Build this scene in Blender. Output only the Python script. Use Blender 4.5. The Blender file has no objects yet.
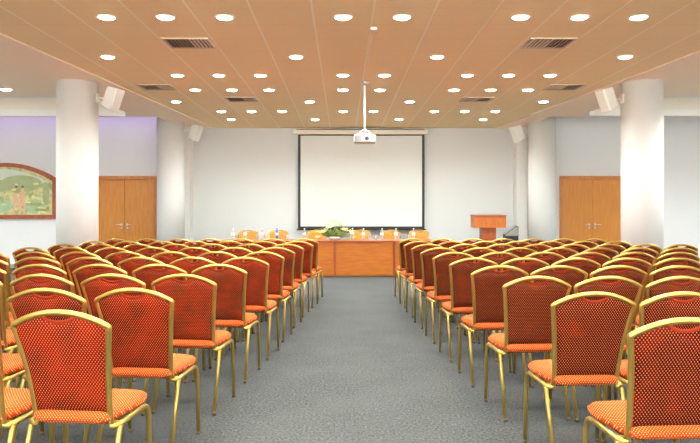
import bpy, bmesh, math, random
from mathutils import Vector, Matrix
R = math.radians
random.seed(7)
S = bpy.context.scene
C = S.collection

# ------------------------------------------------------------------ camera, world, exposure
cam_d = bpy.data.cameras.new('camera')
cam = bpy.data.objects.new('camera', cam_d); C.objects.link(cam)
cam.location = (0, 0, 1.35); cam.rotation_euler = (R(90), 0, 0)
cam_d.sensor_width = 36; cam_d.lens = 36*690/700
cam_d.shift_x = .01; cam_d.shift_y = -.015
cam_d.clip_start = .05; cam_d.clip_end = 200
S.camera = cam

S.view_settings.view_transform = 'Standard'
S.view_settings.look = 'None'
S.view_settings.gamma = 1
S.view_settings.use_curve_mapping = False
S.view_settings.exposure = 0.0
S.cycles.use_denoising = True
S.cycles.max_bounces = 8
S.cycles.diffuse_bounces = 6

FILL = 24.0          # fill light through the added rear windows
SPOT = 88.0        # watts per downlight
W = bpy.data.worlds.new('sky'); S.world = W; W.use_nodes = True
_t = W.node_tree     # pale above, brighter below the horizon to light the ceiling, through the added windows
_c = _t.nodes.new('ShaderNodeTexCoord'); _s = _t.nodes.new('ShaderNodeSeparateXYZ'); _r = _t.nodes.new('ShaderNodeValToRGB'); _m = _t.nodes.new('ShaderNodeMath'); _m.operation = 'MULTIPLY_ADD'
_m.inputs[1].default_value = .5; _m.inputs[2].default_value = .5
_t.links.new(_c.outputs['Generated'], _s.inputs[0]); _t.links.new(_s.outputs[2], _m.inputs[0]); _t.links.new(_m.outputs[0], _r.inputs[0]); _t.links.new(_r.outputs[0], _t.nodes['Background'].inputs[0])
_r.color_ramp.elements[0].position = .47; _r.color_ramp.elements[0].color = (1, 1, .93, 1)
_r.color_ramp.elements[1].position = .53; _r.color_ramp.elements[1].color = (.28, .33, .35, 1)
W.node_tree.nodes['Background'].inputs[1].default_value = FILL

# ------------------------------------------------------------------ materials
class NT:
    def __init__(s, name):
        s.m = bpy.data.materials.new(name); s.m.use_nodes = True
        s.t = s.m.node_tree; s.b = s.t.nodes['Principled BSDF']
    def n(s, ty, **kw):
        x = s.t.nodes.new(ty)
        for k, v in kw.items(): setattr(x, k, v)
        return x
    def l(s, a, b): s.t.links.new(a, b)
    def math(s, op, a, b=None, c=None):
        x = s.n('ShaderNodeMath', operation=op)
        for i, v in enumerate((a, b, c)):
            if v is None: continue
            if isinstance(v, (int, float)): x.inputs[i].default_value = v
            else: s.l(v, x.inputs[i])
        return x.outputs[0]
    def mix(s, f, a, b):
        x = s.n('ShaderNodeMix', data_type='RGBA')
        for i, v in ((0, f), (6, a), (7, b)):
            if isinstance(v, (int, float)): x.inputs[i].default_value = v
            elif isinstance(v, tuple): x.inputs[i].default_value = (*v, 1)
            else: s.l(v, x.inputs[i])
        return x.outputs[2]
    def noise(s, scale, detail=2, vec=None, stretch=None, kind='Object'):
        x = s.n('ShaderNodeTexNoise'); x.inputs['Scale'].default_value = scale; x.inputs['Detail'].default_value = detail
        if vec is None:
            tc = s.n('ShaderNodeTexCoord'); vec = tc.outputs[kind]
        if stretch:
            mp = s.n('ShaderNodeMapping'); mp.inputs['Scale'].default_value = stretch; s.l(vec, mp.inputs[0]); vec = mp.outputs[0]
        s.l(vec, x.inputs['Vector']); return x.outputs['Fac']
    def ramp(s, f, a, b):
        x = s.n('ShaderNodeMapRange', interpolation_type='SMOOTHSTEP')
        x.inputs[1].default_value = a; x.inputs[2].default_value = b
        s.l(f, x.inputs[0]); return x.outputs[0]
    def base(s, c, rough=.5, metal=0, spec=.5):
        if isinstance(c, tuple): s.b.inputs['Base Color'].default_value = (*c, 1)
        else: s.l(c, s.b.inputs['Base Color'])
        s.b.inputs['Roughness'].default_value = rough; s.b.inputs['Metallic'].default_value = metal
        s.b.inputs['Specular IOR Level'].default_value = spec
        return s.m
    def bump(s, h, strength=.2, dist=.01):
        x = s.n('ShaderNodeBump'); x.inputs['Strength'].default_value = strength; x.inputs['Distance'].default_value = dist
        s.l(h, x.inputs['Height']); s.l(x.outputs[0], s.b.inputs['Normal'])

def plain(name, c, rough=.5, metal=0, spec=.5, var=.06, scale=6):
    m = NT(name); f = m.noise(scale, 3)
    lo = tuple(x*(1-var) for x in c); hi = tuple(min(1, x*(1+var)) for x in c)
    return m.base(m.mix(f, lo, hi), rough, metal, spec)

def fabric(name, ground, ground2, dot, rough=.75):
    """woven upholstery: dark ground with small staggered light dots"""
    m = NT(name)
    uv = m.n('ShaderNodeUVMap', uv_map='cloth'); sp = m.n('ShaderNodeSeparateXYZ'); m.l(uv.outputs[0], sp.inputs[0])
    a = m.math('SINE', m.math('MULTIPLY', sp.outputs[0], 2*math.pi/.0136))
    b = m.math('SINE', m.math('MULTIPLY', sp.outputs[1], 2*math.pi/.0185))
    d = m.ramp(m.math('MULTIPLY', a, b), .34, .80)
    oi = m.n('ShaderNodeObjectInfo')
    tc = m.n('ShaderNodeTexCoord'); ad = m.n('ShaderNodeVectorMath', operation='ADD')
    m.l(tc.outputs['Object'], ad.inputs[0])
    cm = m.n('ShaderNodeCombineXYZ'); m.l(m.math('MULTIPLY', oi.outputs['Random'], 37), cm.inputs[0]); m.l(cm.outputs[0], ad.inputs[1])
    nz = m.noise(7, 4, vec=ad.outputs[0])
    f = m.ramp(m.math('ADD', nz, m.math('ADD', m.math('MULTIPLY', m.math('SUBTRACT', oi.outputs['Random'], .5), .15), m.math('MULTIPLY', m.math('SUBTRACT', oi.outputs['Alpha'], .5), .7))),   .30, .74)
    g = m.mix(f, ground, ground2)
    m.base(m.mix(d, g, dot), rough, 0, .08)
    m.bump(d, .25, .002)
    return m.m

def wood(name, c1, c2, grain=(1, 1, 14), rough=.4):
    m = NT(name); a = m.noise(3, 5, stretch=grain); b = m.noise(1.2, 2)
    f = m.ramp(m.math('ADD', m.math('MULTIPLY', a, .8), m.math('MULTIPLY', b, .2)), .32, .66)
    return m.base(m.mix(f, c1, c2), rough, 0, .4)

M = {}
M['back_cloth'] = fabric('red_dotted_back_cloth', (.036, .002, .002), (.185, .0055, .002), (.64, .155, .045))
M['seat_cloth'] = fabric('lit_dotted_seat_cloth', (.42, .038, .006), (.50, .05, .007), (.88, .46, .15))  # same cloth as the backs, coloured brighter for light from above
M['piping_cloth'] = plain('red_piping_cloth', (.26, .03, .010), .9, 0, .05)
M['amber_cloth'] = plain('amber_chair_cloth', (.60, .19, .02), .7, var=.12, scale=12)
M['gold'] = plain('satin_gold_tube', (.56, .375, .095), .30, .85, var=.05)
M['dark_board'] = plain('dark_seat_board', (.05, .035, .03), .8)
M['rubber'] = plain('brown_rubber', (.12, .08, .04), .8)
M['wall'] = plain('white_painted_wall', (.84, .84, .85), .8, var=.015, scale=1.5)
M['wall_centre'] = plain('pale_grey_stage_wall', (.68, .70, .70), .8, var=.015, scale=1.5)
M['column'] = plain('white_column_paint', (.69, .69, .68), .7, var=.012, scale=1.5)
M['soffit'] = plain('pinkish_tan_soffit', (.93, .76, .58), .8, var=.02, scale=1)
M['cove'] = plain('cream_cove_paint', (.85, .80, .72), .7, var=.02)
M['white'] = plain('white_plastic', (.85, .85, .82), .4, var=.02)
M['grille'] = plain('white_speaker_grille', (.80, .81, .78), .5, var=.04, scale=60)
M['screen'] = plain('matt_white_screen_cloth', (.69, .72, .70), .9, var=.005)
M['black'] = plain('matt_black', (.018, .018, .02), .6)
M['charcoal'] = plain('charcoal_plastic', (.045, .05, .05), .5)
M['projector_grey'] = plain('pale_grey_projector_plastic', (.55, .55, .51), .45, var=.03)
M['metal'] = plain('brushed_steel', (.6, .6, .58), .3, .9)
M['cream'] = plain('cream_enamel', (.80, .72, .58), .5, var=.02)
M['vent'] = plain('beige_vent_metal', (.60, .48, .34), .5, var=.03)
M['vent_dark'] = plain('dark_duct', (.13, .09, .06), .8)
M['desk'] = wood('orange_desk_veneer', (.40, .105, .009), (.49, .145, .012), (1.2, 1, 9), .5)
M['desk_top'] = wood('reddish_desk_top', (.30, .055, .012), (.40, .085, .018), (1, 6, 1))
M['lectern'] = wood('orange_lectern_veneer', (.44, .105, .012), (.58, .165, .022), (9, 1, 1))
M['lectern_post'] = wood('dark_lectern_veneer', (.30, .055, .012), (.42, .095, .02), (14, 1, 1))
M['door'] = wood('honey_door_veneer', (.50, .175, .020), (.60, .235, .032), (10, 1, .8))
M['door_frame'] = wood('door_frame_wood', (.44, .14, .03), (.55, .20, .045), (6, 1, 1))
M['picture_frame'] = wood('redbrown_picture_frame', (.27, .05, .02), (.38, .09, .035), (4, 1, 4))
M['leaf'] = plain('leaf_green', (.17, .30, .05), .5, var=.4, scale=20)
M['leaf_light'] = plain('leaf_yellow_green', (.48, .55, .16), .5, var=.25, scale=20)
M['petal'] = plain('cream_yellow_petal', (.90, .82, .42), .6, var=.15, scale=30)
M['lily'] = plain('yellow_petal', (.86, .60, .10), .6, var=.15, scale=30)
M['blue'] = plain('blue_label', (.05, .12, .40), .4, var=.1)
M['label_white'] = plain('white_label', (.85, .86, .88), .5, var=.03)
M['cord'] = plain('beige_trunking', (.84, .72, .54), .5, var=.02)
M['baseboard'] = plain('grey_skirting', (.42, .40, .38), .6)

g = NT('clear_bottle_plastic'); g.base((.95, .97, .98), .06, 0, .5); g.b.inputs['Transmission Weight'].default_value = .85; g.b.inputs['IOR'].default_value = 1.2; M['glass'] = g.m
g = NT('window_glass'); g.base((1, 1, 1), .02); g.b.inputs['Transmission Weight'].default_value = 1; g.b.inputs['IOR'].default_value = 1.01; M['pane'] = g.m
def emis(name, c, s):
    m = NT(name); m.base((.9, .9, .9), .4); m.b.inputs['Emission Color'].default_value = (*c, 1); m.b.inputs['Emission Strength'].default_value = s
    return m.m
M['lamp'] = emis('lit_lamp_glass', (1, .94, .80), 45)
M['led'] = emis('violet_led', (.50, .26, 1), 4.5)

m = NT('tan_ceiling_panels')
tc = m.n('ShaderNodeTexCoord'); sp = m.n('ShaderNodeSeparateXYZ'); m.l(tc.outputs['Object'], sp.inputs[0])
def gridline(v, off, per, w):
    f = m.math('FRACT', m.math('DIVIDE', m.math('ADD', v, off), per))
    return m.math('LESS_THAN', m.math('ABSOLUTE', m.math('SUBTRACT', f, .5)), w/per/2)
lx = gridline(sp.outputs[0], 0.0, .6, .022)      # lines at x = .3 + .6 k
ly = gridline(sp.outputs[1], 0.2, .6, .012)
c0 = m.mix(m.noise(.7, 2), (.84, .66, .375), (.89, .72, .43))
c0 = m.mix(m.noise(9, 2, stretch=(.3, 4, 1)), c0, m.mix(.1, c0, (.5, .3, .16)))
c1 = m.mix(m.math('MULTIPLY', ly, .35), c0, (.60, .42, .22))
M['ceiling'] = m.base(m.mix(m.math('MULTIPLY', lx, .8), c1, (.93, .86, .68)), .75, 0, .2)

m = NT('grey_speckled_carpet')
a = m.noise(60, 4); b = m.noise(1.6, 3); c = m.noise(11, 3, stretch=(.6, 2.5, 1))
col = m.mix(m.ramp(a, .3, .7), (.036, .037, .037), (.108, .110, .108))
col = m.mix(m.ramp(c, .35, .65), col, m.mix(.3, col, (.052, .052, .051)))
col = m.mix(m.ramp(b, .35, .65), col, m.mix(.2, col, (.112, .113, .110)))
m.base(col, .95, 0, .1); m.bump(a, .5, .004); M['carpet'] = m.m

m = NT('painted_landscape')
a = m.noise(3.2, 5, stretch=(1, 1, 1.8)); b = m.noise(11, 4)
col = m.mix(m.ramp(a, .38, .62), (.30, .36, .13), (.66, .60, .27))
M['canvas'] = m.base(m.mix(m.ramp(b, .45, .7), col, (.72, .68, .42)), .7)
M['paint_sky'] = plain('painted_sky', (.62, .66, .56), .7, var=.15, scale=5)
M['paint_hill'] = plain('painted_hill', (.36, .40, .20), .7, var=.3, scale=6)
M['paint_water'] = plain('painted_water', (.36, .52, .30), .7, var=.25, scale=6)
M['paint_leaf'] = plain('painted_leaf', (.30, .34, .12), .7, var=.4, scale=9)
M['paint_glow'] = plain('painted_glow', (.72, .66, .32), .7, var=.3, scale=9)
M['paint_skin'] = plain('painted_rose', (.72, .42, .27), .7, var=.15, scale=10)
M['paint_dark'] = plain('painted_dark', (.14, .10, .07), .7, var=.2, scale=10)

# ------------------------------------------------------------------ mesh helpers
class MB:
    """collects shapes into one mesh; materials by key"""
    def __init__(s): s.bm = bmesh.new(); s.mats = []
    def mi(s, key):
        if key not in s.mats: s.mats.append(key)
        return s.mats.index(key)
    def _paint(s, fs, key, smooth=False):
        i = s.mi(key)
        for f in fs: f.material_index = i; f.smooth = smooth
    def box(s, x0, x1, y0, y1, z0, z1, key, bev=0, mat=None):
        t = bmesh.new()
        bmesh.ops.create_cube(t, size=1, matrix=Matrix.Translation(((x0+x1)/2, (y0+y1)/2, (z0+z1)/2)) @ Matrix.Diagonal((abs(x1-x0), abs(y1-y0), abs(z1-z0), 1)))
        if bev: bmesh.ops.bevel(t, geom=t.edges[:], offset=bev, segments=2, profile=.5, affect='EDGES')
        return s.merge(t, key, mat)
    def merge(s, t, key, mat=None, smooth=False):
        vm = {}
        for v in t.verts: vm[v] = s.bm.verts.new(mat @ v.co if mat else v.co)
        fs = []
        for f in t.faces:
            try: fs.append(s.bm.faces.new([vm[v] for v in f.verts]))
            except ValueError: pass
        t.free(); s._paint(fs, key, smooth); return s
    def lathe(s, prof, key, seg=24, mat=None, smooth=True):
        rings = []
        for r, z in prof:
            ring = []
            for k in range(seg):
                a = 2*math.pi*k/seg; co = Vector((r*math.cos(a), r*math.sin(a), z))
                ring.append(s.bm.verts.new(mat @ co if mat else co))
            rings.append(ring)
        fs = []
        for a, b in zip(rings, rings[1:]):
            for k in range(seg): fs.append(s.bm.faces.new((a[k], a[(k+1) % seg], b[(k+1) % seg], b[k])))
        s._paint(fs, key, smooth)
        cp = [s.bm.faces.new(rings[-1]), s.bm.faces.new(rings[0][::-1])]
        s._paint(cp, key); return s
    def tube(s, pts, key, r=.011, seg=8, flat=1.0, closed=False):
        pts = [Vector(p) for p in pts]; n = len(pts); rings = []; up = None
        for i, p in enumerate(pts):
            if closed: d = (pts[(i+1) % n]-pts[i-1]).normalized()
            else: d = (pts[min(i+1, n-1)]-pts[max(i-1, 0)]).normalized()
            if up is None:
                up = d.orthogonal().normalized()
            up = (up - d*up.dot(d)).normalized(); sd = d.cross(up)
            rr = r[i] if isinstance(r, (list, tuple)) else r
            rings.append([s.bm.verts.new(p + up*rr*math.cos(2*math.pi*k/seg) + sd*rr*flat*math.sin(2*math.pi*k/seg)) for k in range(seg)])
        fs = []
        prs = list(zip(rings, rings[1:])) + ([(rings[-1], rings[0])] if closed else [])
        for a, b in prs:
            for k in range(seg): fs.append(s.bm.faces.new((a[k], a[(k+1) % seg], b[(k+1) % seg], b[k])))
        if not closed: fs += [s.bm.faces.new(rings[-1]), s.bm.faces.new(rings[0][::-1])]
        s._paint(fs, key, True); return s
    def prism(s, poly, z0, z1, key):
        """poly: xy outline extruded in z"""
        a = [s.bm.verts.new((x, y, z0)) for x, y in poly]; b = [s.bm.verts.new((x, y, z1)) for x, y in poly]; n = len(poly)
        fs = [s.bm.faces.new(a[::-1]), s.bm.faces.new(b)] + [s.bm.faces.new((a[i], a[(i+1) % n], b[(i+1) % n], b[i])) for i in range(n)]
        s._paint(fs, key); return s
    def slab(s, poly, y0, y1, key):
        """poly: xz outline extruded in y"""
        a = [s.bm.verts.new((x, y0, z)) for x, z in poly]; b = [s.bm.verts.new((x, y1, z)) for x, z in poly]; n = len(poly)
        fs = [s.bm.faces.new(a), s.bm.faces.new(b[::-1])] + [s.bm.faces.new((a[i], b[i], b[(i+1) % n], a[(i+1) % n])) for i in range(n)]
        s._paint(fs, key); return s
    def build(s, name, parent=None, loc=None, rot=None):
        bmesh.ops.recalc_face_normals(s.bm, faces=s.bm.faces[:])
        me = bpy.data.meshes.new(name); s.bm.to_mesh(me); s.bm.free()
        for k in s.mats: me.materials.append(M[k])
        o = bpy.data.objects.new(name, me); C.objects.link(o)
        if parent: o.parent = parent
        if loc: o.location = loc
        if rot: o.rotation_euler = rot
        return o

def tag(o, label, cat, group=None):
    o['label'] = label; o['category'] = cat
    if group: o['group'] = group
    return o
def thing(name, label, cat, loc=(0, 0, 0), rz=0, group=None):
    o = bpy.data.objects.new(name, None); C.objects.link(o); o.location = loc; o.rotation_euler = (0, 0, rz)
    o.empty_display_size = .1
    return tag(o, label, cat, group)
def struct(o): o['kind'] = 'structure'; return o
def copy_tree(o, parent=None):
    c = o.copy(); C.objects.link(c); c.parent = parent
    for ch in o.children: copy_tree(ch, c)
    return c

# ------------------------------------------------------------------ the room
YB, YR, XL, XR = 16.4, -5.0, -9.5, 9.5
ZC, ZS, ZT = 3.32, 3.303, 3.60
def eL(y): return -4.45 + .0865*y
def eR(y): return 5.2 - .0975*y

struct(MB().box(XL-.2, XR+.2, YR-.2, YB+.2, -.1, 0, 'carpet').build('floor'))
struct(MB().prism([(eL(YR)-.02, YR), (eR(YR)+.02, YR), (eR(YB)+.02, YB), (eL(YB)-.02, YB)], ZC, ZC+.1, 'ceiling').build('ceiling'))
sf = MB()
for sgn, e, xo, xr, xg in ((-1, eL, XL, -4.3, -3.85), (1, eR, XR, 4.87, 4.3)):
    sf.prism([(e(YR), YR), (xo, YR), (xo, 11.6), (e(11.6), 11.6)], ZS, ZT, 'soffit')
    sf.prism([(e(11.6), 11.6), (xr, 11.6), (xr, 13.66), (e(13.66), 13.66)], ZS, ZT, 'soffit')
    sf.prism([(e(13.66), 13.66), (xr, 13.66), (xr, 14.3), (xg, 14.3), (xg, YB), (e(YB), YB)], ZS, ZT, 'soffit')
    sf.prism([(xr, 13.66), (xo, 13.66), (xo, 14.3), (xr, 14.3)], ZS, ZT, 'cove')
    sf.box(min(xr, xo), max(xr, xo), 13.60, 13.66, ZS-.075, ZS+.05, 'white')
struct(sf.build('ceiling_soffit'))
up = MB(); up.box(XL, -3.2, 11.4, YB, ZT, ZT+.1, 'cove'); up.box(3.6, XR, 11.4, YB, ZT, ZT+.1, 'cove')
struct(up.build('ceiling_upper'))

# front (screen) wall, with a pale grey middle bay and pilasters
struct(MB().box(XL-.2, XR+.2, YB, YB+.2, -.1, 3.9, 'wall').build('wall_front'))
struct(MB().box(-3.58, 4.06, YB-.03, YB+.01, 0, ZS+.02, 'wall_centre').build('wall_front_panel'))
struct(MB().box(XL-.2, XL, YR-.2, YB+.2, -.1, 3.9, 'wall').build('wall_left'))
struct(MB().box(XR, XR+.2, YR-.2, YB+.2, -.1, 3.9, 'wall').build('wall_right'))
wb = MB(); wb.box(XL-.2, XR+.2, YR-.2, YR, -.1, .3, 'wall'); wb.box(XL-.2, XR+.2, YR-.2, YR, 3.1, 3.9, 'wall')
for k in range(6):
    x = -9.5+k*3.8; wb.box(x-.25, x+.25, YR-.2, YR, .3, 3.1, 'wall')
struct(wb.build('wall_back'))
for k in range(5):  # windows added behind the camera to let fill light in
    x0 = -9.5+k*3.8+.25; x1 = x0+3.3
    w = MB()
    for a, b, c_, d in ((x0, x1, .3, .36), (x0, x1, 3.04, 3.1), (x0, x0+.06, .36, 3.04), (x1-.06, x1, .36, 3.04), ((x0+x1)/2-.03, (x0+x1)/2+.03, .36, 3.04)):
        w.box(a, b, YR-.14, YR-.08, c_, d, 'white')
    w = struct(w.build('window_%d' % (k+1)))
    struct(MB().box(x0+.06, x1-.06, YR-.115, YR-.105, .36, 3.04, 'pane').build('window_pane', w))

struct(MB().box(-3.80, -3.56, 16.05, YB, 0, ZS+.02, 'white').build('pilaster_left'))
struct(MB().box(4.04, 4.28, 16.05, YB, 0, ZS+.02, 'white').build('pilaster_right'))
for nm, x, y, zt in (('column_front_left', -4.04, 10.5, ZS+.02), ('column_front_right', 4.55, 10.5, ZS+.02), ('column_rear_left', -3.82, 15.3, ZS+.1), ('column_rear_right', 4.41, 15.3, ZS+.1)):
    struct(MB().lathe([(.302, 0), (.302, zt)], 'column', 48, Matrix.Translation((x, y, 0))).build(nm))
bb = MB(); bb.box(XL, -3.8, YB-.015, YB, 0, .09, 'baseboard'); bb.box(-3.56, 4.04, YB-.045, YB-.03, 0, .09, 'baseboard'); bb.box(4.28, XR, YB-.015, YB, 0, .09, 'baseboard')
struct(bb.build('baseboard_front'))
bb = MB(); bb.box(XL, XL+.015, YR, YB, 0, .09, 'baseboard'); struct(bb.build('baseboard_left'))
bb = MB(); bb.box(XR-.015, XR, YR, YB, 0, .09, 'baseboard'); struct(bb.build('baseboard_right'))

def double_door(n, cx):
    f = MB(); h = 2.18
    f.box(cx-.76, cx-.69, YB-.06, YB, 0, h, 'door_frame', .005); f.box(cx+.69, cx+.76, YB-.06, YB, 0, h, 'door_frame', .005)
    f.box(cx-.76, cx+.76, YB-.065, YB, h-.09, h, 'door_frame', .005)
    d = struct(f.build('door_%d' % n))
    for s_ in (-1, 1):
        a, b = (cx+.004, cx+.688) if s_ > 0 else (cx-.688, cx-.004)
        lf = struct(MB().box(a, b, YB-.045, YB-.005, .01, h-.092, 'door', .004).build('door_leaf', d))
        hx = cx+s_*.07; hb = MB()
        hb.lathe([(.026, 0), (.026, .008)], 'metal', 16, Matrix.Translation((hx, YB-.045, 1.03)) @ Matrix.Rotation(R(90), 4, 'X'))
        hb.tube([(hx, YB-.05, 1.03), (hx, YB-.095, 1.03), (hx+s_*.02, YB-.1, 1.03), (hx+s_*.12, YB-.1, 1.03)], 'metal', .009)
        hb.lathe([(.018, 0), (.018, .006)], 'metal', 16, Matrix.Translation((hx, YB-.045, .95)) @ Matrix.Rotation(R(90), 4, 'X'))
        struct(hb.build('door_handle', lf))
double_door(1, (124.5-343)*16.36/690)
double_door(2, (592-343)*16.36/690)

# ------------------------------------------------------------------ ceiling downlights
def make_downlight():
    t = thing('ceiling_light', 'x', 'ceiling light')
    MB().lathe([(.098, .003), (.104, -.006), (.098, -.011), (.086, -.012), (.080, -.004)], 'white', 28).build('trim_ring', t)
    MB().lathe([(.079, -.004), (.072, -.013), (.056, -.019), (.03, -.022), (.004, -.023)], 'lamp', 24).build('lamp', t)
    return t
sp_d = bpy.data.lights.new('downlight_beam', 'SPOT'); sp_d.energy = SPOT; sp_d.color = (.90, .99, .97)
sp_d.spot_size = R(150); sp_d.spot_blend = .8; sp_d.shadow_soft_size = .07
sp_side = sp_d.copy(); sp_side.energy = SPOT*2.1
dl0 = make_downlight()
l = bpy.data.objects.new('downlight_beam', sp_d); C.objects.link(l); l.parent = dl0; l.location = (0, 0, -.045)
dl_used = [False]
def downlight(x, y, z, label, group):
    t = dl0 if not dl_used[0] else copy_tree(dl0)
    dl_used[0] = True
    for ch in t.children:
        if ch.type == 'LIGHT': ch.data = sp_side if abs(x) > 4.7 else sp_d
    t.location = (x, y, z); tag(t, label, 'ceiling light', group)
ORD = ['first', 'second', 'third', 'fourth', 'fifth', 'sixth', 'seventh', 'eighth', 'ninth', 'tenth']
ROWL = ['the ceiling row nearest the camera', 'the second ceiling row from the camera', 'the third ceiling row from the camera', 'the middle ceiling row',
        'the third ceiling row from the screen wall', 'the second ceiling row from the screen wall', 'the ceiling row nearest the screen wall']
LR = [(7.0, (-4, -3, -2, 0, 1, 3, 4, 5)), (8.8, (-5, -1, 2, 6)), (10, (-4, -3, -2, 0, 1, 3, 4, 5)), (11.2, (-4, -3, -2, 0, 1, 3, 4, 5)),
      (12.4, (-5, -1, 2, 6)), (13.6, (-4, -3, -2, 0, 1, 3, 4, 5)), (14.8, (-4, -1, 2, 5))]
for i, (y, ks) in enumerate(LR):
    for j, k in enumerate(ks):
        lab = 'lit round downlight in %s, %s' % (ROWL[i], 'leftmost' if j == 0 else 'rightmost' if j == len(ks)-1 else ORD[j]+' from left')
        downlight(.6*k, y, ZC, lab, 'round downlights in the ceiling')
downlight(-5.4, 11.06, ZS, 'round downlight in the low side ceiling, left of the front left column', 'round downlights in the ceiling')
for x, y in [(.6*k, y) for y in (5.8, 4.6, 3.4, 2.2, .8, -.8, -2.6) for k in (-5, -3, -1, 1, 3, 5)] + [(x, y) for x in (-7.5, 7.2) for y in (10.2, 6.5, 2.5, -1)] + [(-7.9, 13.98), (7.9, 13.98), (-5.6, 9.2), (6.2, 9.0), (6.6, 11.2), (8.6, 11.2), (7.6, 11.2), (5.8, 9.9), (-6.4, 11.06), (-7.4, 11.06), (-8.4, 11.06)]:  # unseen lamps added to fill the room with light
    inb = abs(x) > 5
    downlight(x, y, ZS if inb else ZC, 'added fill downlight, out of view', 'added fill lamps out of view')
for x in (-4.8, -5.8, -6.8, -7.8, -8.8, 5.4, 6.2, 7.0, 7.8, 8.8): downlight(x, 12.0, ZT, 'added unseen fill downlight up inside the side ceiling recess', 'added fill lamps in the side recesses')  # hidden lamps added to brighten the side walls
MB().box(-9.3, -4.0, 16.12, 16.15, 3.565, 3.598, 'led').build('led_strip')
tag(bpy.data.objects['led_strip'], 'violet light strip hidden in the left ceiling cove above the door', 'light strip')

# ------------------------------------------------------------------ ceiling vents
def make_vent():
    t = thing('ceiling_vent', 'x', 'vent')
    f = MB(); w, d = .27, .24
    f.box(-w, w, -d, -d+.03, -.012, .004, 'vent', .002); f.box(-w, w, d-.03, d, -.012, .004, 'vent', .002)
    f.box(-w, -w+.03, -d+.03, d-.03, -.012, .004, 'vent', .002); f.box(w-.03, w, -d+.03, d-.03, -.012, .004, 'vent', .002)
    f.build('vent_frame', t)
    MB().box(-w+.03, w-.03, -d+.03, d-.03, -.002, .002, 'vent_dark').build('duct_opening', t)
    l = MB(); n = 11
    for i in range(n):
        x = -w+.05+i*(2*w-.1)/(n-1)
        mt = Matrix.Translation((x, 0, -.009)) @ Matrix.Rotation(R(38 if x > 0 else -38), 4, 'Y')
        l.box(-.0012, .0012, -d+.03, d-.03, -.011, .011, 'vent', 0, mt)
    l.build('louvre', t)
    return t
v0 = make_vent()
for i, (x, y, lab) in enumerate([(-1.8, 8.08, 'large louvred ceiling vent nearest the camera, left of centre'), (2.4, 8.08, 'large louvred ceiling vent nearest the camera, right of centre'),
        (-2.95, 10.95, 'louvred ceiling vent at left edge beside the front left column'), (3.5, 10.95, 'louvred ceiling vent at right edge beside the front right column'),
        (-1.78, 12.15, 'small far ceiling vent left of the projector pole'), (2.35, 12.15, 'small far ceiling vent right of the projector pole')]):
    t = v0 if i == 0 else copy_tree(v0); t.location = (x, y, ZC-.001); tag(t, lab, 'vent', 'louvred ceiling vents')

# ------------------------------------------------------------------ projector on its pole, cable trunking
t = thing('projector', 'white projector hanging on a pole in front of the screen', 'projector', (.33, 10.5, 2.36))
MB().box(-.165, .165, -.13, .13, .02, .15, 'projector_grey', .022).build('body', t)
MB().box(-.168, .168, -.115, .115, .060, .068, 'vent').build('seam_band', t)
l = MB(); l.lathe([(.052, 0), (.052, .03), (.036, .032), (.034, .012)], 'metal', 24, Matrix.Translation((.03, -.128, .08)) @ Matrix.Rotation(R(90), 4, 'X')); l.build('lens_ring', t)
l = MB(); l.lathe([(.033, 0), (.028, .014), (.01, .02)], 'charcoal', 24, Matrix.Translation((.03, -.13, .08)) @ Matrix.Rotation(R(90), 4, 'X')); l.build('lens', t)
l = MB()
for k in range(6): l.box(-.145, -.055, -.134, -.129, .045+k*.014, .050+k*.014, 'charcoal')
l.build('front_vent', t)
l = MB(); l.box(-.10, .10, -.08, .08, .15, .165, 'white', .004)
for sx in (-1, 1):
    l.tube([(sx*.09, -.06, .155), (sx*.06, 0, .20), (0, 0, .22)], 'white', .010)
    l.tube([(sx*.09, .06, .155), (sx*.06, 0, .20)], 'white', .010)
l.lathe([(.04, .19), (.045, .21), (.03, .235)], 'white', 20); l.build('mount_bracket', t)
MB().lathe([(.017, .22), (.017, .96)], 'white', 16).build('pole', t)
MB().lathe([(.02, .90), (.055, .925), (.06, .961)], 'metal', 20).build('ceiling_plate', t)
t = thing('cable_trunking', 'thin beige cable trunking along the ceiling above the projector pole', 'cable trunking', (.33, 7.45, ZC))
MB().box(-.011, .011, .05, 2.98, -.014, 0, 'cord', .002).build('channel', t)
MB().box(-.035, .035, -.06, .06, -.03, 0, 'cord', .004).build('junction_box', t)

# ------------------------------------------------------------------ projection screen
ys = 16.24
t = thing('projection_screen', 'large white projection screen with black border on the front wall', 'projection screen', (.43, ys, 0))
k = .02354; x0, x1 = (298-343)*k-.43, (424.5-343)*k-.43
zb, zt = 1.35-(229-211)*k, 1.35+(211-134.5)*k
MB().box(x0+.06, x1-.06, -.002, .002, zb+.06, zt-.03, 'screen').build('screen_cloth', t)
b = MB(); b.box(x0, x0+.06, -.003, .003, zb, zt, 'black'); b.box(x1-.06, x1, -.003, .003, zb, zt, 'black'); b.box(x0+.06, x1-.06, -.003, .003, zb, zb+.06, 'black'); b.box(x0+.06, x1-.06, -.003, .003, zt-.03, zt, 'black')
b.build('black_border', t)
b = MB(); b.tube([(x0-.03, 0, zb-.012), (x1+.03, 0, zb-.012)], 'black', .016, 10); b.build('weight_bar', t)
hx0, hx1 = (293-343)*k-.43, (428-343)*k-.43
b = MB(); b.box(hx0, hx1, -.055, .055, zt, zt+.10, 'cream', .012); b.build('housing', t)
for sx in (hx0+.05, hx1-.05):
    MB().box(sx-.03, sx+.03, -.05, YB-.03-ys, zt+.10, zt+.125, 'metal', .003).build('wall_bracket', t)
MB().box(hx0+.08, hx1-.08, -.02, .05, zt+.10, zt+.125, 'vent_dark').build('mounting_rail', t)

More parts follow.
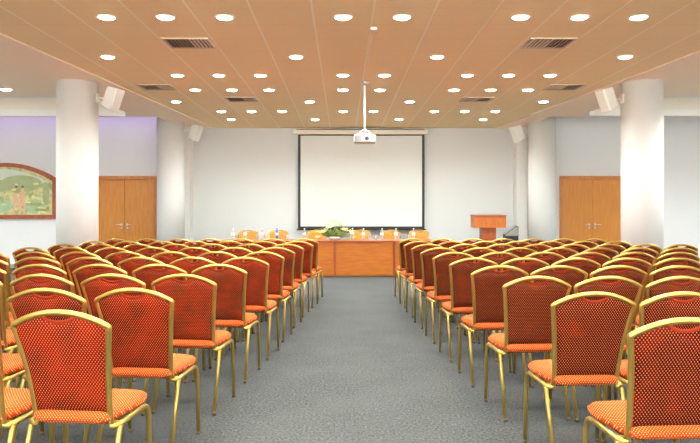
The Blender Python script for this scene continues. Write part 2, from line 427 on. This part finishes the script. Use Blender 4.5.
# ------------------------------------------------------------------ wall speakers on the columns
def make_speaker():
    t = thing('wall_speaker', 'x', 'loudspeaker')
    b = MB()
    tm = Matrix.Rotation(R(22), 4, 'X') @ Matrix.Scale(.88, 4)
    # cabinet: trapezoid in plan, front at -y
    pl = [(-.12, -.12), (.12, -.12), (.075, .12), (-.075, .12)]
    q = bmesh.new()
    lo = [q.verts.new((x, y, -.20+(.03 if y > 0 else 0))) for x, y in pl]; hi = [q.verts.new((x, y, .20-(.03 if y > 0 else 0))) for x, y in pl]
    q.faces.new(lo[::-1]); q.faces.new(hi)
    for i in range(4): q.faces.new((lo[i], lo[(i+1) % 4], hi[(i+1) % 4], hi[i]))
    bmesh.ops.bevel(q, geom=q.edges[:], offset=.018, segments=3, profile=.5, affect='EDGES')
    b.merge(q, 'white', tm); b.build('cabinet', t)
    MB().box(-.105, .105, -.128, -.119, -.185, .185, 'grille', .004, tm).build('grille', t)
    return t
def place_speaker(t, cx, cy, sx, z, rz, lab):
    t.location = (cx+sx*.56, cy-.10, z); t.rotation_euler = (0, 0, rz); tag(t, lab, 'loudspeaker', 'white speakers on the columns')
    # bracket reaches back to the column, in the speaker's own frame
    inv = Matrix.Rotation(-rz, 4, 'Z')
    p = inv @ Vector((cx+sx*.30-t.location.x, cy-t.location.y, .02))
    b = MB(); b.tube([(0, .10, -.03), (0, .16, .0), tuple(p)], 'white', .016)
    b.box(-.06, .06, -.012, .012, -.07, .07, 'white', .004, Matrix.Translation(p) @ Matrix.Rotation(-rz+R(90), 4, 'Z'))
    b.build('wall_bracket', t)
s0 = make_speaker(); ss = [s0] + [copy_tree(s0) for _ in range(3)]
place_speaker(ss[0], -4.04, 10.5, 1, 3.05, R(72), 'white tilted loudspeaker on the front left column')
place_speaker(ss[1], 4.55, 10.5, -1, 3.04, R(-72), 'white tilted loudspeaker on the front right column')
place_speaker(ss[2], -3.82, 15.3, 1, 3.08, R(72), 'white tilted loudspeaker on the rear left column')
place_speaker(ss[3], 4.41, 15.3, -1, 3.06, R(-72), 'white tilted loudspeaker on the rear right column')

# ------------------------------------------------------------------ arched painting on the left of the front wall
t = thing('framed_painting', 'wide arch-topped landscape painting in a red-brown frame, left wall end', 'painting', (-7.99, YB-.03, 1.16))
def arch(w, zc, za, zb_, n=24):
    return [(-w, zb_), (w, zb_)] + [(w-2*w*i/n, zc+(za-zc)*(1-((w-2*w*i/n)/w)**2)) for i in range(n+1)]
out = arch(1.19, .97, 1.33, 0); inn = arch(1.10, .90, 1.235, .10)
f = MB(); n_ = len(out)
def ringframe(yf, yb):
    A = [f.bm.verts.new((x, yf, z)) for x, z in out]; B = [f.bm.verts.new((x, yf+.012, z)) for x, z in inn]
    A2 = [f.bm.verts.new((x, yb, z)) for x, z in out]; B2 = [f.bm.verts.new((x, yb, z)) for x, z in inn]
    fs = []
    for i in range(n_):
        j = (i+1) % n_
        for q in ((A[i], A[j], B[j], B[i]), (A2[i], A2[j], A[j], A[i]), (B[i], B[j], B2[j], B2[i])): fs.append(f.bm.faces.new(q))
    f._paint(fs, 'picture_frame')
ringframe(-.03, .028); f.build('picture_frame', t)
cv = MB(); cv.slab(inn, .0, .02, 'canvas')
BN = [0]; _rp = random.Random(5)
def blob(cx, cz, rx, rz_, key, y=-.002, n=18, half=False):
    BN[0] += 1; yy = -.002 - .00028*BN[0]
    a = [(cx+rx*math.cos(2*math.pi*i/n), cz+rz_*(max(0, math.sin(2*math.pi*i/n)) if half else math.sin(2*math.pi*i/n))) for i in range(n)]
    fc = cv.bm.faces.new([cv.bm.verts.new((x, yy, z)) for x, z in a]); cv._paint([fc], key)
cv.slab([(-1.0, .86), (1.0, .86), (.8, .98), (.4, 1.12), (0, 1.19), (-.4, 1.14), (-.8, 1.0)], -.001, .001, 'paint_sky')
for cx, cz, rx, rz_ in ((-.5, .78, .55, .2), (.35, .84, .5, .2), (.0, .80, .3, .12)): blob(cx, cz, rx, rz_, 'paint_hill', -.003)
for cx, rx in ((-.25, .40), (.68, .24)): blob(cx, .30, rx, .17, 'paint_water', -.004)
blob(.62, .36, .25, .05, 'paint_hill', -.005)
for cx in (.24, .39):
    blob(cx, .53, .06, .19, 'paint_skin', -.006); blob(cx, .73, .032, .042, 'paint_skin', -.0065); blob(cx, .765, .036, .03, 'paint_dark', -.007)
    blob(cx-.05, .28, .025, .16, 'paint_skin', -.006); blob(cx+.05, .28, .025, .16, 'paint_skin', -.006)
for _i in range(46):
    _x = _rp.uniform(-1.0, 1.0); _z = _rp.uniform(.14, .85)
    blob(_x, _z, _rp.uniform(.03, .11), _rp.uniform(.015, .05), _rp.choice(('paint_hill', 'paint_leaf', 'paint_glow', 'paint_glow', 'paint_leaf')))
for cx in (-.9, .95): blob(cx, .60, .08, .28, 'paint_hill', -.005)
cv.build('canvas', t)

# ------------------------------------------------------------------ banquet chairs
TUBE = .0125
def lean(z):
    t_ = (.935-z)/(.935-.45); return .135*t_ + .012*math.sin(math.pi*min(1, max(0, t_)))
def halfw(z):
    t_ = min(1, max(0, (z-.42)/(.87-.42))); return .171 + .044*t_**2.0
def arch_z(x): return .9235 - .056*(abs(x)/.205)**2.1
def uvmap(o, fn):
    me = o.data; uv = me.uv_layers.new(name='cloth')
    for lp in me.loops:
        uv.data[lp.index].uv = fn(me.vertices[lp.vertex_index].co)

def make_chair(cloth='back_cloth', seat='seat_cloth', pipe='piping_cloth'):
    t = thing('banquet_chair', 'x', 'chair')
    # back frame: arched tube with rounded shoulders, waisted sides, small outward curl at the seat
    pts = []
    zs = [.42, .47, .53, .60, .67, .73, .78, .82, .848]
    side = [(-halfw(z), lean(z), z) for z in zs]
    xs = [-.206, -.190, -.170, -.14, -.10, -.05, 0]
    top = [(x, lean(arch_z(x)), arch_z(x)) for x in xs]
    left = [(-.204, .152, .414), (-.185, .146, .408), (-.170, .140, .413)] + side + [(-.2135, lean(.861), .861)] + top
    pts = left + [(-x, y, z) for x, y, z in left[:-1][::-1]]
    MB().tube(pts, 'gold', TUBE, 8, 1.12).build('back_frame', t)
    # upholstered back panel with a handle opening under the arch
    def top_z(x):
        z = arch_z(x)-.009
        u = abs(x)/.078
        if u < 1: z -= .036*(1-u**2.4)
        return z
    b = MB(); nu, nv = 28, 12; zb_ = .468
    G = {}
    for sd in (0, 1):
        for i in range(nu+1):
            for j in range(nv+1):
                u = -1+2*i/nu; v = j/nv
                w = halfw(min(.86, zb_+v*.41))-.006
                x = u*w; z = zb_ + (top_z(x)-zb_)*v
                e = min(1, (1-abs(u))*7, v*nv*.8, (1-v)*nv*.8); e = max(0, e)
                th = .004 + .012*math.sqrt(e) + .006*(1-u*u)*e
                G[sd, i, j] = b.bm.verts.new((x, lean(z) + (th if sd else -th), z))
    fs = []
    for sd in (0, 1):
        for i in range(nu):
            for j in range(nv): fs.append(b.bm.faces.new((G[sd, i, j], G[sd, i+1, j], G[sd, i+1, j+1], G[sd, i, j+1])))
    for i in range(nu):
        for j in (0, nv): fs.append(b.bm.faces.new((G[0, i, j], G[0, i+1, j], G[1, i+1, j], G[1, i, j])))
    for j in range(nv):
        for i in (0, nu): fs.append(b.bm.faces.new((G[0, i, j], G[0, i, j+1], G[1, i, j+1], G[1, i, j])))
    b._paint(fs, cloth, True)
    o = b.build('backrest', t); uvmap(o, lambda c: (c.x, c.z))
    p = MB(); pp = [(x, lean(top_z(x)), top_z(x)-.001) for x in [-.078+.156*i/16 for i in range(17)]]
    p.tube(pp, pipe, .0075, 7, 1.9).build('handle_piping', o)
    # seat cushion
    b = MB(); nu, nv = 14, 16; G = {}
    for i in range(nu+1):
        for j in range(nv+1):
            u = -1+2*i/nu; v = j/nv
            hw = .186 + .024*min(1, v*1.6)
            # superellipse rounding of the plan corners
            sv = 2*v-1; cr = 1-.10*abs(sv)**6
            x = u*hw*cr; y = .098 + .412*v - .012*(abs(u)**6)*(1 if v > .5 else -1)*abs(sv)
            e = max(0, min(1, (1-abs(u))*5))*max(0, min(1, (1-abs(sv))*5)); e = math.sqrt(e)
            crown = .012*(1-u*u)*(1-sv*sv)
            G[1, i, j] = b.bm.verts.new((x, y, .458 + .026*e + crown))
            G[0, i, j] = b.bm.verts.new((x*.985, y, .438 - .022*e))
    fs = []
    for sd in (0, 1):
        for i in range(nu):
            for j in range(nv): fs.append(b.bm.faces.new((G[sd, i, j], G[sd, i+1, j], G[sd, i+1, j+1], G[sd, i, j+1])))
    for i in range(nu):
        for j in (0, nv): fs.append(b.bm.faces.new((G[0, i, j], G[0, i+1, j], G[1, i+1, j], G[1, i, j])))
    for j in range(nv):
        for i in (0, nu): fs.append(b.bm.faces.new((G[0, i, j], G[0, i, j+1], G[1, i, j+1], G[1, i, j])))
    b._paint(fs, seat, True)
    o = b.build('seat', t); uvmap(o, lambda c: (c.x, c.y + c.z))
    MB().box(-.16, .16, .17, .44, .408, .422, 'dark_board', .003).build('seat_board', t)
    # seat frame: side rails and the two cross bars
    b = MB()
    for s_ in (-1, 1): b.tube([(s_*.204, .150, .414), (s_*.207, .20, .417), (s_*.209, .30, .420), (s_*.210, .40, .421)], 'gold', TUBE, 8)
    b.tube([(-.205, .19, .413), (.205, .19, .413)], 'gold', .008, 8); b.tube([(-.209, .39, .412), (.209, .39, .412)], 'gold', .008, 8)
    b.build('seat_frame', t)
    for s_ in (-1, 1):
        l = MB().tube([(s_*.210, .38, .421), (s_*.210, .415, .420), (s_*.2105, .440, .411), (s_*.211, .455, .392), (s_*.2125, .462, .36), (s_*.2145, .478, .012)], 'gold', TUBE, 8).build('leg', t)
        MB().lathe([(.0125, 0), (.0135, .012), (.012, .025)], 'rubber', 10, Matrix.Translation((s_*.2145, .478, 0))).build('foot', l)
        l = MB().tube([(s_*.205, .165, .412), (s_*.2055, .150, .395), (s_*.206, .138, .36), (s_*.207, .02, .012)], 'gold', TUBE, 8).build('leg', t)
        MB().lathe([(.0125, 0), (.0135, .012), (.012, .025)], 'rubber', 10, Matrix.Translation((s_*.207, .02, 0))).build('foot', l)
    return t
proto = make_chair()
first = [True]
def put_chair(x, y, rz, label, group):
    t = proto if first[0] else copy_tree(proto); first[0] = False
    t.location = (x, y, 0); t.rotation_euler = (0, 0, rz); tag(t, label, 'chair', group)
    for ch in t.children: ch.color = (1, 1, 1, .57 if x < 0 else .24)     # light put into the cloth colour: left block redder, right block more maroon
LY = [2.90, 3.72, 4.56, 5.41, 6.25, 7.10, 7.94, 8.77, 9.60, 10.40]
LX = [-1.20, -1.138, -1.059, -.977, -.893, -.828, -.775, -.72, -.635, -.59]
LN = [2, 3, 4, 5, 6, 7, 7, 7, 7, 7]
RY = [2.68, 3.55, 4.41, 5.28, 6.15, 7.01, 7.88, 8.73, 9.60, 10.45]
RX = [1.34, 1.30, 1.25, 1.205, 1.17, 1.135, 1.11, 1.09, 1.07, 1.065]
RN = [1, 2, 4, 5, 6, 7, 7, 8, 7, 7]
RL = ['nearest row', 'second row from camera', 'third row from camera', 'fourth row from camera', 'fifth row from camera', 'sixth row from camera', 'fourth row from the table', 'third row from the table', 'second row from the table', 'row nearest the table']
for side, YS, XS, NS, stp, sg in (('left', LY, LX, LN, .472, -1), ('right', RY, RX, RN, .4575, 1)):
    for r in range(10):
        for k in range(NS[r]):
            x = XS[r] + sg*stp*k
            y = YS[r] + random.uniform(-.005, .005)
            rz = sg*R(6 if side == 'left' else 3.0) + R(random.uniform(-.3, .3))
            pos = 'aisle seat' if k == 0 else ORD[k]+' seat from the aisle'
            if r == 0 and k == 0: lab = 'red dotted banquet chair %s of the aisle, nearest and largest in the picture' % side
            else: lab = 'red banquet chair %s of aisle, %s, %s' % (side, RL[r].replace('from the table', 'before the table'), pos)
            put_chair(x, y, rz, lab, 'red banquet chairs %s of the aisle' % side)

# ------------------------------------------------------------------ head table
TY, TH = 13.98, .75
def make_desk():
    t = thing('conference_desk', 'x', 'desk')
    MB().box(-.5965, .5965, -.01, .62, TH-.03, TH, 'desk_top', .004).build('tabletop', t)
    MB().box(-.575, .575, .02, .04, .04, TH-.031, 'desk', .002).build('front_panel', t)
    for s_ in (-1, 1): MB().box(s_*.5965, s_*.575, .01, .60, .02, TH-.031, 'desk_top').build('side_panel', t)
    MB().box(-.574, .574, .035, .055, 0, .038, 'vent_dark').build('plinth', t)
    return t
d0 = make_desk()
DX = [(304.5-343)*TY/690-1.197, (304.5-343)*TY/690, (363.5-343)*TY/690, (421.5-343)*TY/690]
DX = [-1.965, -.765, .435, 1.635]
for i, (x, lab) in enumerate(zip(DX, ['wooden head table unit mostly hidden behind the left chairs, leftmost', 'orange wooden head table unit left of the flower arrangement centre', 'orange wooden head table unit facing the middle of the aisle', 'orange wooden head table unit behind the right aisle chairs, rightmost'])):
    t = d0 if i == 0 else copy_tree(d0); t.location = (x, TY, 0); tag(t, lab, 'desk', 'wooden head table units')

# presenters' chairs behind the table
proto2 = make_chair('amber_cloth', 'amber_cloth', 'amber_cloth'); proto2.name = 'presenter_chair'
PC = [(248, 'leftmost of all'), (278.5, 'behind the dark blue bottle'), (317, 'left of the flowers'), (361, 'just right of the flowers'), (391, 'second from right'), (419, 'rightmost of all')]
for i, (px, lab) in enumerate(PC):
    t = proto2 if i == 0 else copy_tree(proto2)
    t.location = ((px-343)*15.35/690, 15.35, 0); t.rotation_euler = (0, 0, R(180+random.uniform(-6, 6)))
    tag(t, 'amber presenter chair behind the head table facing the room, %s' % lab, 'chair', 'amber chairs behind the head table')

# bottles and glasses
def make_bottle(lbl):
    t = thing('water_bottle', 'x', 'bottle')
    MB().lathe([(.030, 0), (.033, .006), (.033, .05), (.031, .07), (.033, .09), (.033, .15), (.028, .175), (.014, .205), (.0125, .222)], 'glass' if lbl != 'blue' else 'blue', 16).build('body', t)
    MB().lathe([(.0145, .220), (.0145, .240), (.012, .242)], 'label_white' if lbl != 'blue' else 'blue', 14).build('cap', t)
    MB().lathe([(.0338, .092), (.0338, .148)], 'label_white', 16).build('label', t)
    return t
def make_glass():
    t = MB(); prof = [(.026, 0), (.031, .10), (.0295, .10), (.0245, .006)]
    t.lathe(prof, 'glass', 16); return t.build('drinking_glass')
b0 = make_bottle('w'); bb0 = make_bottle('blue'); g0 = make_glass()
BP = [(233, 'leftmost on the head table'), (245, 'before the leftmost amber chair'), (262, 'between the two leftmost amber chairs'), (304.5, 'left of the flowers below the screen corner'), (352.5, 'just right of the flowers'),
      (363.5, 'before the amber chair right of the flowers'), (382, 'left of the second amber chair from right'), (396, 'right of the second amber chair from right'), (413.5, 'before the rightmost amber chair')]
for i, (px, lab) in enumerate(BP):
    t = b0 if i == 0 else copy_tree(b0); yy = TY+(.55 if i == 4 else .22+.03*(i % 3))
    t.location = ((px-343)*yy/690, yy, TH); t.rotation_euler = (0, 0, i)
    tag(t, 'clear water bottle with white cap, %s' % lab, 'bottle', 'water bottles on the head table')
bb0.location = ((277-343)*14.35/690, 14.35, TH); bb0.name = 'blue_bottle'; tag(bb0, 'dark blue bottle on the head table before the second amber chair', 'bottle')
GP = [(237, 'beside the leftmost bottle'), (257, 'right of the leftmost amber chair'), (266, 'right of the third bottle'), (287, 'right of the dark blue bottle'), (369, 'between the two amber chairs right of the flowers'), (376, 'in the gap right of the flowers'), (399, 'right of the fifth amber chair'), (409, 'left of the rightmost amber chair')]
for i, (px, lab) in enumerate(GP):
    t = g0 if i == 0 else g0.copy()
    if i: C.objects.link(t)
    t.location = ((px-343)*14.3/690, 14.3, TH); tag(t, 'clear drinking glass on the head table, %s' % lab, 'glass', 'drinking glasses on the head table')

# flower arrangement
fx = (335-343)*14.35/690
t = thing('flower_arrangement', 'low yellow and green flower arrangement on the head table', 'flowers', (fx, TY+.24, TH))
MB().lathe([(.06, 0), (.11, .03), (.13, .065), (.12, .07), (.05, .05)], 'white', 20).build('bowl', t)
def leafmesh(mb, base, d, L, w, key):
    d = Vector(d).normalized(); sd = d.cross(Vector((0, 0, 1)))
    if sd.length < .1: sd = Vector((1, 0, 0))
    sd.normalize(); nrm = sd.cross(d); base = Vector(base); fs = []; prev = None
    for i in range(6):
        s_ = i/5; ww = w*math.sin(math.pi*min(.98, .08+s_*.9))
        c_ = base + d*L*s_ - Vector((0, 0, 1))*L*.28*s_*s_; c_.z = max(c_.z, .03)
        cur = [mb.bm.verts.new(c_-sd*ww), mb.bm.verts.new(c_+nrm*ww*.35), mb.bm.verts.new(c_+sd*ww)]
        if prev:
            fs.append(mb.bm.faces.new((prev[0], prev[1], cur[1], cur[0]))); fs.append(mb.bm.faces.new((prev[1], prev[2], cur[2], cur[1])))
        prev = cur
    mb._paint(fs, key, True)
lv = MB(); random.seed(3)
for i in range(100):
    a = random.uniform(0, 2*math.pi); el = random.uniform(.35, 1.45)
    L = random.uniform(.20, .38)*(1.1 if abs(math.cos(a)) > .6 else .9)
    leafmesh(lv, (random.uniform(-.14, .14), random.uniform(-.05, .05), .05), (math.cos(a)*1.6*math.cos(el), math.sin(a)*.6*math.cos(el), math.sin(el)), L, random.uniform(.012, .028), 'leaf' if i % 4 == 0 else 'leaf_light')
o = lv.build('leaves', t); o['kind'] = 'stuff'
for i in range(34):
    u = -1+2*i/33; x = u*.36 + random.uniform(-.02, .02); hz = .12 + .27*(1-abs(u+.0)**1.2) + random.uniform(-.10, .03); y = random.uniform(-.10, .04)
    key = ('petal', 'lily')[i % 3 == 0]
    f = MB(); f.tube([(x*.3, 0, .05), (x*.8, y*.6, hz*.6), (x, y, hz)], 'leaf', .003, 5)
    for q in range(6):
        a = q*math.pi/3; leafmesh(f, (x, y, hz), (math.cos(a), math.sin(a)-.5, .6), .075, .020, key)
    f.build('flower', t)

# ------------------------------------------------------------------ lectern, stage equipment
kx = 15.0/690
t = thing('lectern', 'orange wooden lectern on a dark post right of the screen', 'lectern', ((490-343)*kx, 15.0, 0))
b = MB(); w = .35
b.box(-w, w, 0, .02, .985, 1.235, 'lectern', .003); b.box(-w, -w+.02, .02, .40, .985, 1.245, 'lectern', .003); b.box(w-.02, w, .02, .40, .985, 1.245, 'lectern', .003)
b.box(-w+.02, w-.02, .02, .38, .985, 1.0, 'lectern'); b.build('box', t)
b = MB(); b.box(-w-.01, w+.01, -.02, .43, 0, .022, 'lectern_post', .004, Matrix.Translation((0, 0, 1.236)) @ Matrix.Rotation(R(2), 4, 'X')); b.build('reading_top', t)
b = MB(); b.box(-w+.03, w-.03, -.006, .0, 1.205, 1.235, 'lectern_post'); b.build('trim', t)
b = MB(); b.box(-.165, .15, .08, .34, .03, .985, 'lectern_post', .003); b.build('post', t)
b = MB(); b.box(-.33, .33, .0, .42, 0, .03, 'lectern_post', .004); b.build('base', t)

kx = 15.7/690; ex = (511-343)*kx
t = thing('equipment_stand', 'small black stand beside the right pilaster carrying a dark speaker wedge', 'stand', (ex, 15.7, 0))
MB().box(-.17, .15, -.15, .15, .66, .69, 'black', .004).build('shelf', t)
for sx in (-.14, .12):
    for sy in (-.12, .12): MB().tube([(sx, sy, 0), (sx, sy, .66)], 'black', .012).build('leg', t)
t = thing('monitor_speaker', 'dark wedge-shaped speaker on a stand right of the lectern', 'loudspeaker', (ex, 15.7, .69))
b = MB(); b.slab([(-.16, 0), (.14, 0), (.14, .31), (.09, .32), (-.16, .13)], -.12, .12, 'charcoal'); b.build('cabinet', t)
b = MB(); b.slab([(-.155, .10), (.125, .10), (.125, .29), (.09, .30), (-.155, .125)], -.126, -.119, 'grey_cloth' if 'grey_cloth' in M else 'baseboard'); b.build('grille', t)
b = MB(); b.slab([(-.155, .137), (-.15, .142), (.085, .327), (.09, .323)], -.10, .10, 'metal'); b.build('sloped_panel', t)
